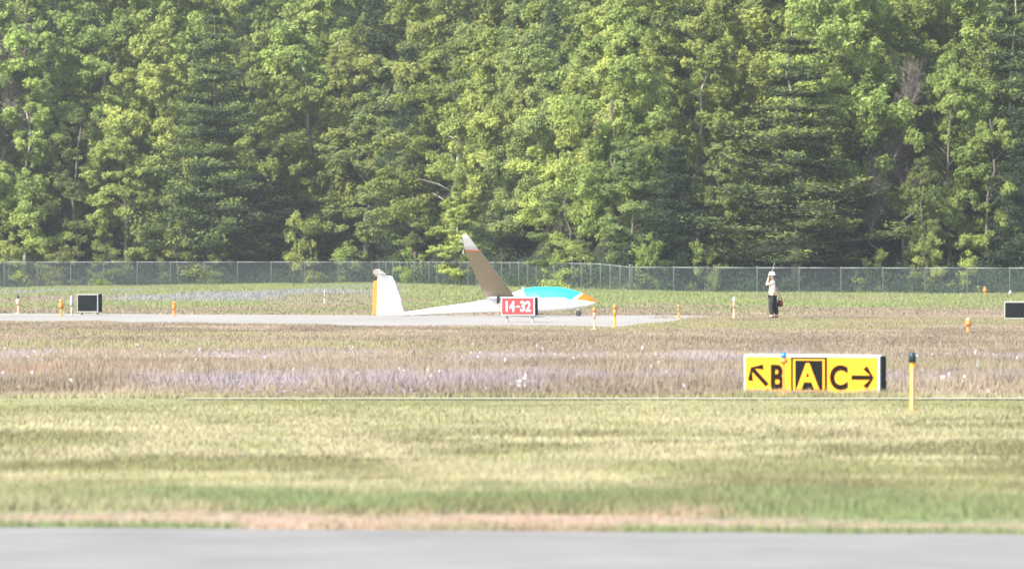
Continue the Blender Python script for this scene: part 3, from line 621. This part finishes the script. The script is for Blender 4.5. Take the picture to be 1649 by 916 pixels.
MB().lathe([(.03, .492), (.062, .51), (.055, .54), (.035, .565)], n=16).build('collar', ORNG, t, True)
MB().lathe([(.036, .567), (.042, .60), (.034, .635), (.012, .652)], n=16).build('lens', BLUEL, t, True)
DULL = mat('dull_grey_plastic', (.33, .33, .31), .7)
edge_light(98, 481, 509, 'squat orange runway light left of the black sign box', ORNG, AMBER, .08)
edge_light(280, 485, 509, 'orange runway light right of the black sign box at the left', ORNG, ORNG, .065)
edge_light(29, 474, 505, 'dark topped runway light with faded base at the left edge', PEACH, CAPD, .075)
edge_light(115, 476, 508, 'white topped runway light close to the left black sign box', DULL, GREY, .055)
edge_light(990, 489, 527, 'tall amber runway marker on the pavement right of the glider nose', AMBER, ORNG, .075, True)
edge_light(957, 494, 531, 'faded orange runway marker standing just below the glider nose', PEACH, ORNG, .065, True)
edge_light(1093, 490, 513, 'orange runway marker where the pale pavement tapers out', ORNG, ORNG, .075, True)
edge_light(1182, 478, 513, 'peach runway marker with white top left of the person', PEACH, WHT, .075, True)
edge_light(1559, 511, 536, 'orange marker light with pale top between yellow sign and right sign box', ORNG, CREAM, .075)
edge_light(1586, 461, 478, 'orange marker against the fence near the right edge', ORNG, ORNG, .11, d=345)
edge_light(1548, 472, 480, 'small whitish marker at the fence foot left of the fence-side orange one', DULL, DULL, .10, d=345)
edge_light(1627, 468, 480, 'small white marker above the right black sign box', DULL, GREY, .11, d=345)
edge_light(523, 467, 489, 'slim whitish marker in the meadow left of the tail fin', DULL, DULL, .09, True, d=262)
# ------------------------------------------------------------------ glider
GW = mat('white_gelcoat', (.82, .83, .84), .25, vary=.02, coat=.4); GT = mat('shade_tan_underside', (.30, .24, .15), .6, vary=.12, scale=1.5)  # raised wing's underside: its shade put into the colour as tan
GO = mat('orange_nose_paint', (.80, .17, .01), .4); GC = mat('cyan_canopy', (.03, .86, 1.0), .25, vary=.02, coat=.3); GG = mat('root_shade_grey', (.10, .10, .10), .6); RUB = mat('rubber', (.03, .03, .03), .8)
gu = 845; gd = 200; S = F / gd; cy_ = math.cos(R(10)); LX = lambda u: (u - gu) / S / cy_; LZ = lambda v: CH - (v - HV) / S
gl = thing('glider', (X(gu, gd), gd, 0), 'white glider with cyan canopy and orange nose resting on one wing', 'glider'); gl.rotation_euler = (R(-10), 0, R(-8))
ST = [(608, 503, 508), (630, 502.5, 508), (650, 502, 508), (665, 501, 508), (700, 495, 506), (750, 488, 504), (800, 479.5, 503), (815, 475, 503), (828, 470, 503), (838, 466, 503), (848, 463.2, 502.5), (865, 461.3, 502), (882, 460.8, 501), (900, 462, 499.5), (915, 464.8, 498), (928, 468.5, 496), (938, 472, 494), (947, 476, 492), (954, 480, 489.6), (957.5, 483, 487.4), (959, 485, 485.6)]
su = [s[0] for s in ST]
NS = 150; NC = 48; us = [608 + (959 - 608) * (i / (NS - 1)) for i in range(NS)]
vs_ = []
def ring(u):
    a = np.interp(u, su, [s[1] for s in ST]); b_ = np.interp(u, su, [s[2] for s in ST]); zt, zb = LZ(a), LZ(b_)
    hz = (zt - zb) / 2; hy = min(hz * np.interp(u, [600, 800, 850, 959], [1, .8, .62, .8]), .33); return zt, zb, hz, hy
for u in us:
    zt, zb, hz, hy = ring(u)
    for k in range(NC):
        a = 2 * math.pi * k / NC; c, s = math.cos(a), math.sin(a)
        vs_.append((LX(u), hy * math.copysign(abs(c) ** .85, c), (zt + zb) / 2 + hz * s))
parts = {'fuselage': [], 'canopy': [], 'nose_cap': []}
for i in range(NS - 1):
    for k in range(NC):
        k2 = (k + 1) % NC; f = (i * NC + k, i * NC + k2, (i + 1) * NC + k2, (i + 1) * NC + k)
        u = (us[i] + us[i + 1]) / 2; zc = np.mean([vs_[j][2] for j in f]); v = HV + (CH - zc) * S
        sill = np.interp(u, [844, 880, 922], [479, 480.5, 483])
        inc = v < sill and u > 842 + (v - 464) * .30 and u < 935 - (v - 472) * 1.15
        ino = u > 930 and u > 939 - (v - 472) * 1.0 and v < 484.5 + (u - 930) * .06
        if v < 472 and u > 941: ino = True
        parts['canopy' if inc else 'nose_cap' if ino else 'fuselage'].append(f)
for nm, m in (('fuselage', GW), ('canopy', GC), ('nose_cap', GO)):
    fs = parts[nm]; used = sorted({j for f in fs for j in f}); ix = {j: n for n, j in enumerate(used)}; me = bpy.data.meshes.new(nm)
    ff = [tuple(ix[j] for j in f) for f in fs]
    if nm == 'fuselage': ff.append(tuple(ix[k] for k in range(NC) if k in ix)[::-1])
    me.from_pydata([vs_[j] for j in used], [], ff); smooth(me); link(nm, me, gl, [m])
# canopy frame bow, cockpit seam
MB().tube([(LX(842 + (v - 464) * .3) , sy * ring(846)[3] * q, LZ(v)) for sy, q, v in ((-1, .98, 479), (-1, .93, 472), (-1, .7, 465), (-1, .3, 462.6), (1, .3, 462.6), (1, .7, 465), (1, .93, 472), (1, .98, 479))], .018, 6).build('canopy_frame', GW, gl, True)
def airfoil(c, th, n=14):
    P = []
    for i in range(n + 1): x = (1 - math.cos(math.pi * i / n)) / 2; P.append((x, th * 5 * (.2969 * math.sqrt(x) - .126 * x - .3516 * x * x + .2843 * x ** 3 - .1015 * x ** 4)))
    up = [(c * (.35 - x), c * (y * 1.15 + .03 * math.sin(math.pi * x))) for x, y in P]; lo = [(c * (.35 - x), c * (-y * .7 + .03 * math.sin(math.pi * x))) for x, y in P[-2:0:-1]]
    return up + lo
def wing(side):
    secs = [(.0, 1.22, 0), (1.0, 1.16, 0), (2.5, 1.02, -.02), (4.0, .90, -.05), (5.5, .76, -.1), (7.05, .56, -.16), (7.2, .54, -.18), (7.6, .43, -.24), (7.95, .31, -.31), (8.15, .18, -.38)]
    def lz(y): return math.tan(R(3.4)) * y + .003 * y * y * (1 if side < 0 else 0) + (.30 * max(0, y - 7.1) ** 1.5 if side < 0 else 0)
    rings = []
    for y, c, dx in secs: rings.append([(dx + x, side * (y + .25), z + lz(y)) for x, z in airfoil(c, .15)])
    n = len(rings[0]); nu = 15
    def piece(a, bnd, name, mt, mb):
        V = [p for rg in rings[a:bnd + 1] for p in rg]; fs = []; mi = []
        for i in range(bnd - a):
            for k in range(n):
                f = [i * n + k, i * n + (k + 1) % n, (i + 1) * n + (k + 1) % n, (i + 1) * n + k]; fs.append(f[::-1] if side < 0 else f); mi.append(0 if k < nu - 1 else 1)
        fs.append(tuple(range(n))); mi.append(0); fs.append(tuple((bnd - a) * n + k for k in range(n))[::-1]); mi.append(0)
        me = bpy.data.meshes.new(name); me.from_pydata(V, [], fs); me.materials.append(mt); me.materials.append(mb); smooth(me); me.polygons.foreach_set('material_index', mi)
        o = link(name, me, gl); o.location = (LX(812), 0, LZ(478)); return o
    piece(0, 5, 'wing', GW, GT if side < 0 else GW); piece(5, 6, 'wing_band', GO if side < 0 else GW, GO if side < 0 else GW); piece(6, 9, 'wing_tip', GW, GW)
wing(1); wing(-1)
# fin, rudder, tailplane, wheels
def finpoly(name, P, m, th, dx=0):
    q = MB(); q.prism([(LX(u), LZ(v)) for u, v in P], -th, th); o = q.build(name, m, gl)
    bv = o.modifiers.new('round', 'BEVEL'); bv.width = th * .8; bv.segments = 3; return o
finpoly('fin', [(607, 440), (630, 444), (637, 457), (645, 482), (651, 505), (640, 508), (607, 508)][::-1], GW, .045)
finpoly('rudder', [(600, 452), (608.5, 450), (608.5, 508), (600, 508)][::-1], GO, .03)
def tailplane():
    rings = []; secs = [(-1.1, .26), (-.8, .38), (-.3, .50), (.3, .50), (.8, .38), (1.1, .26)]
    for y, c in secs: rings.append([(x, y, z) for x, z in airfoil(c, .11, 8)])
    n = len(rings[0]); V = [p for r_ in rings for p in r_]; fs = [(i * n + k, i * n + (k + 1) % n, (i + 1) * n + (k + 1) % n, (i + 1) * n + k) for i in range(5) for k in range(n)]
    fs += [tuple(range(n)), tuple(5 * n + k for k in range(n))[::-1]]; me = bpy.data.meshes.new('tailplane'); me.from_pydata(V, [], fs); smooth(me)
    o = link('tailplane', me, gl, [GW]); o.location = (LX(614), 0, LZ(441))
tailplane()
def wheel(u, r_, zc, wd):
    q = MB(); prof = [(r_ * .55, -wd), (r_ * .92, -wd), (r_, -wd * .5), (r_, wd * .5), (r_ * .92, wd), (r_ * .55, wd)]; q.lathe(prof, n=20); o = q.build('wheel', RUB, gl, True); o.rotation_euler = (R(90), 0, 0); o.location = (LX(u), 0, zc)
    h = MB(); h.lathe([(r_ * .5, -wd * .9), (r_ * .54, 0), (r_ * .5, wd * .9)], n=16); h.build('hub', GREY, o, True)
wheel(850, .17, .17, .055); wheel(931, .12, .12, .04); wheel(656, .12, .10, .035)
MB().tube([(LX(931), 0, .14), (LX(929), 0, .42)], .025, 8).build('nose_wheel_fork', GREY, gl, True)
MB().box(LX(803) - .05, LX(803) + .05, -.265, -.20, LZ(490), LZ(477), .01).build('wing_root_shade', GG, gl)  # dark block added for the shade at the wing root, not an opening
# ------------------------------------------------------------------ person
SKIN = mat('skin', (.62, .40, .30), .6); SHIRT = mat('white_shirt', (.72, .69, .64), .9, vary=.06, scale=8); PANTS = mat('dark_trousers', (.022, .03, .032), .9, vary=.2, scale=8); HAT = mat('white_hat', (.82, .85, .86), .85); SHOE = mat('brown_shoe', (.10, .08, .06), .8)
pr = thing('person', (X(1244, 190), 190, 0), 'person in white hat, pale shirt and dark trousers standing right of the glider', 'person')
def skin(name, joints, bones, m, parent, root=0, sub=2):
    me = bpy.data.meshes.new(name); keys = list(joints); me.from_pydata([joints[k][0] for k in keys], [(keys.index(a), keys.index(b_)) for a, b_ in bones], [])
    o = link(name, me, parent, [m]); sk = o.modifiers.new('skin', 'SKIN'); sk.use_smooth_shade = True
    for i, k in enumerate(keys):
        rr = joints[k][1]; rr = rr if isinstance(rr, tuple) else (rr, rr); me.skin_vertices[0].data[i].radius = rr; me.skin_vertices[0].data[i].use_root = (i == root)
    s = o.modifiers.new('sub', 'SUBSURF'); s.levels = sub; s.render_levels = sub; return o
J = {'pelvis': ((0, 0, .93), .12), 'waist': ((0, 0, 1.08), .11), 'chest': ((-.01, 0, 1.28), .13), 'neckb': ((0, 0, 1.44), .055), 'neck': ((-.01, 0, 1.50), .052), 'jaw': ((-.03, 0, 1.555), .075), 'head': ((-.02, 0, 1.63), .095), 'crown': ((-.015, 0, 1.69), .065), 'nose': ((-.125, 0, 1.61), .014),
     'shL': ((0, -.17, 1.39), .06), 'elL': ((-.25, -.24, 1.27), .045), 'wrL': ((-.17, -.13, 1.50), .032), 'paL': ((-.145, -.10, 1.555), .034),
     'shR': ((0, .17, 1.39), .06), 'elR': ((.16, .24, 1.13), .043), 'wrR': ((.30, .20, .90), .030), 'paR': ((.325, .19, .82), .032),
     'hiL': ((-.01, -.09, .88), .09), 'knL': ((-.06, -.10, .49), .062), 'anL': ((-.02, -.11, .09), .042), 'toL': ((-.16, -.12, .04), .035),
     'hiR': ((.01, .09, .88), .09), 'knR': ((.10, .11, .49), .062), 'anR': ((.17, .12, .09), .042), 'toR': ((.04, .12, .04), .035)}
Bn = [('pelvis', 'waist'), ('waist', 'chest'), ('chest', 'neckb'), ('neckb', 'neck'), ('neck', 'jaw'), ('jaw', 'head'), ('head', 'crown'), ('head', 'nose'), ('chest', 'shL'), ('shL', 'elL'), ('elL', 'wrL'), ('wrL', 'paL'), ('chest', 'shR'), ('shR', 'elR'), ('elR', 'wrR'), ('wrR', 'paR'), ('pelvis', 'hiL'), ('hiL', 'knL'), ('knL', 'anL'), ('anL', 'toL'), ('pelvis', 'hiR'), ('hiR', 'knR'), ('knR', 'anR'), ('anR', 'toR')]
for s_, base, dirs in (('L', Vector((-.145, -.10, 1.555)), Vector((.02, .02, .06))), ('R', Vector((.325, .19, .82)), Vector((.01, 0, -.06)))):
    for k in range(4):
        o_ = Vector(((k - 1.5) * .019, 0, 0)); L = (.8, 1, .95, .75)[k]; a = base + o_ + dirs * .55; b_ = a + dirs * .55 * L; c_ = b_ + (dirs * .3 + Vector((0, .022, 0))) * L
        J['f%s%da' % (s_, k)] = (tuple(a), .0095); J['f%s%db' % (s_, k)] = (tuple(b_), .0085); J['f%s%dc' % (s_, k)] = (tuple(c_), .0075)
        Bn += [('pa' + s_, 'f%s%da' % (s_, k)), ('f%s%da' % (s_, k), 'f%s%db' % (s_, k)), ('f%s%db' % (s_, k), 'f%s%dc' % (s_, k))]
    a = base + Vector((-.035, -.012, 0)) ; b_ = a + dirs * .5 + Vector((-.012, 0, 0)); J['th%sa' % s_] = (tuple(a), .011); J['th%sb' % s_] = (tuple(b_), .009); Bn += [('pa' + s_, 'th%sa' % s_), ('th%sa' % s_, 'th%sb' % s_)]
skin('body', J, Bn, SKIN, pr)
skin('shirt', {'w': ((0, 0, .90), (.165, .15)), 'm': ((0, 0, 1.05), (.15, .14)), 'c': ((-.01, 0, 1.28), (.165, .15)), 'n': ((0, 0, 1.43), .085), 'shL': ((0, -.18, 1.38), .088), 'slL': ((-.10, -.215, 1.335), .075), 'shR': ((0, .18, 1.38), .088), 'slR': ((.09, .215, 1.25), .075)},
     [('w', 'm'), ('m', 'c'), ('c', 'n'), ('c', 'shL'), ('shL', 'slL'), ('c', 'shR'), ('shR', 'slR')], SHIRT, pr)
skin('trousers', {'p': ((0, 0, .90), (.15, .145)), 'hL': ((-.02, -.09, .80), .135), 'kL': ((-.07, -.10, .49), .115), 'aL': ((-.02, -.11, .13), .085), 'hR': ((.03, .09, .80), .135), 'kR': ((.11, .11, .49), .115), 'aR': ((.17, .12, .13), .085)},
     [('p', 'hL'), ('hL', 'kL'), ('kL', 'aL'), ('p', 'hR'), ('hR', 'kR'), ('kR', 'aR')], PANTS, pr)
for ax, ay in ((-.02, -.11), (.17, .12)):
    q = MB(); q.box(ax - .20, ax + .06, ay - .048, ay + .048, 0, .10, .03); q.build('shoe', SHOE, pr, True)
MB().lathe([(.155, 1.655), (.160, 1.662), (.118, 1.70), (.112, 1.755), (.085, 1.785), (.02, 1.795)], (-.015, 0), 20).build('hat', HAT, pr, True)
for ey in (-.035, .035): MB().lathe([(.004, 1.618), (.011, 1.624), (.012, 1.63), (.004, 1.637)], (-.108, ey), 8).build('eye', BLK, pr, True)
bagm = mat('dark_red_bag', (.17, .03, .02), .8, vary=.3)
bg_ = thing('bag', (X(1244, 190) + .31, 190.19, 0), 'dark red bag hanging from the hand of the person', 'bag')
MB().box(-.10, .10, -.06, .06, .45, .70, .03).build('pouch', bagm, bg_, True)
MB().tube([(-.07, 0, .69), (-.05, 0, .77), (0, 0, .80), (.05, 0, .77), (.07, 0, .69)], .01, 6).build('handle', bagm, bg_, True)
ra = thing('hand_radio', (X(1244, 190) - .12, 189.87, 1.55), 'small black hand radio with long thin aerial held at the face', 'radio')
MB().box(-.02, .02, -.03, .0, -.05, .08, .006).build('case', BLK, ra); MB().tube([(0, -.015, .08), (.12, -.015, .32), (.20, -.015, .62)], [.008, .006, .004], 6).build('aerial', GREY, ra)

# ------------------------------------------------------------------ air: a faint even haze over the whole airfield
hm = bpy.data.materials.new('thin_haze'); hm.use_nodes = True; t = hm.node_tree; t.nodes.clear()
pv = t.nodes.new('ShaderNodeVolumePrincipled'); pv.inputs['Color'].default_value = (.88, .94, 1, 1); pv.inputs['Density'].default_value = .00014; pv.inputs['Anisotropy'].default_value = .0
t.links.new(pv.outputs[0], t.nodes.new('ShaderNodeOutputMaterial').inputs['Volume'])
MB().box(-2600, 2600, -420, 4100, -9, 140).build('haze', hm); tag(bpy.data.objects['haze'], kind='stuff')
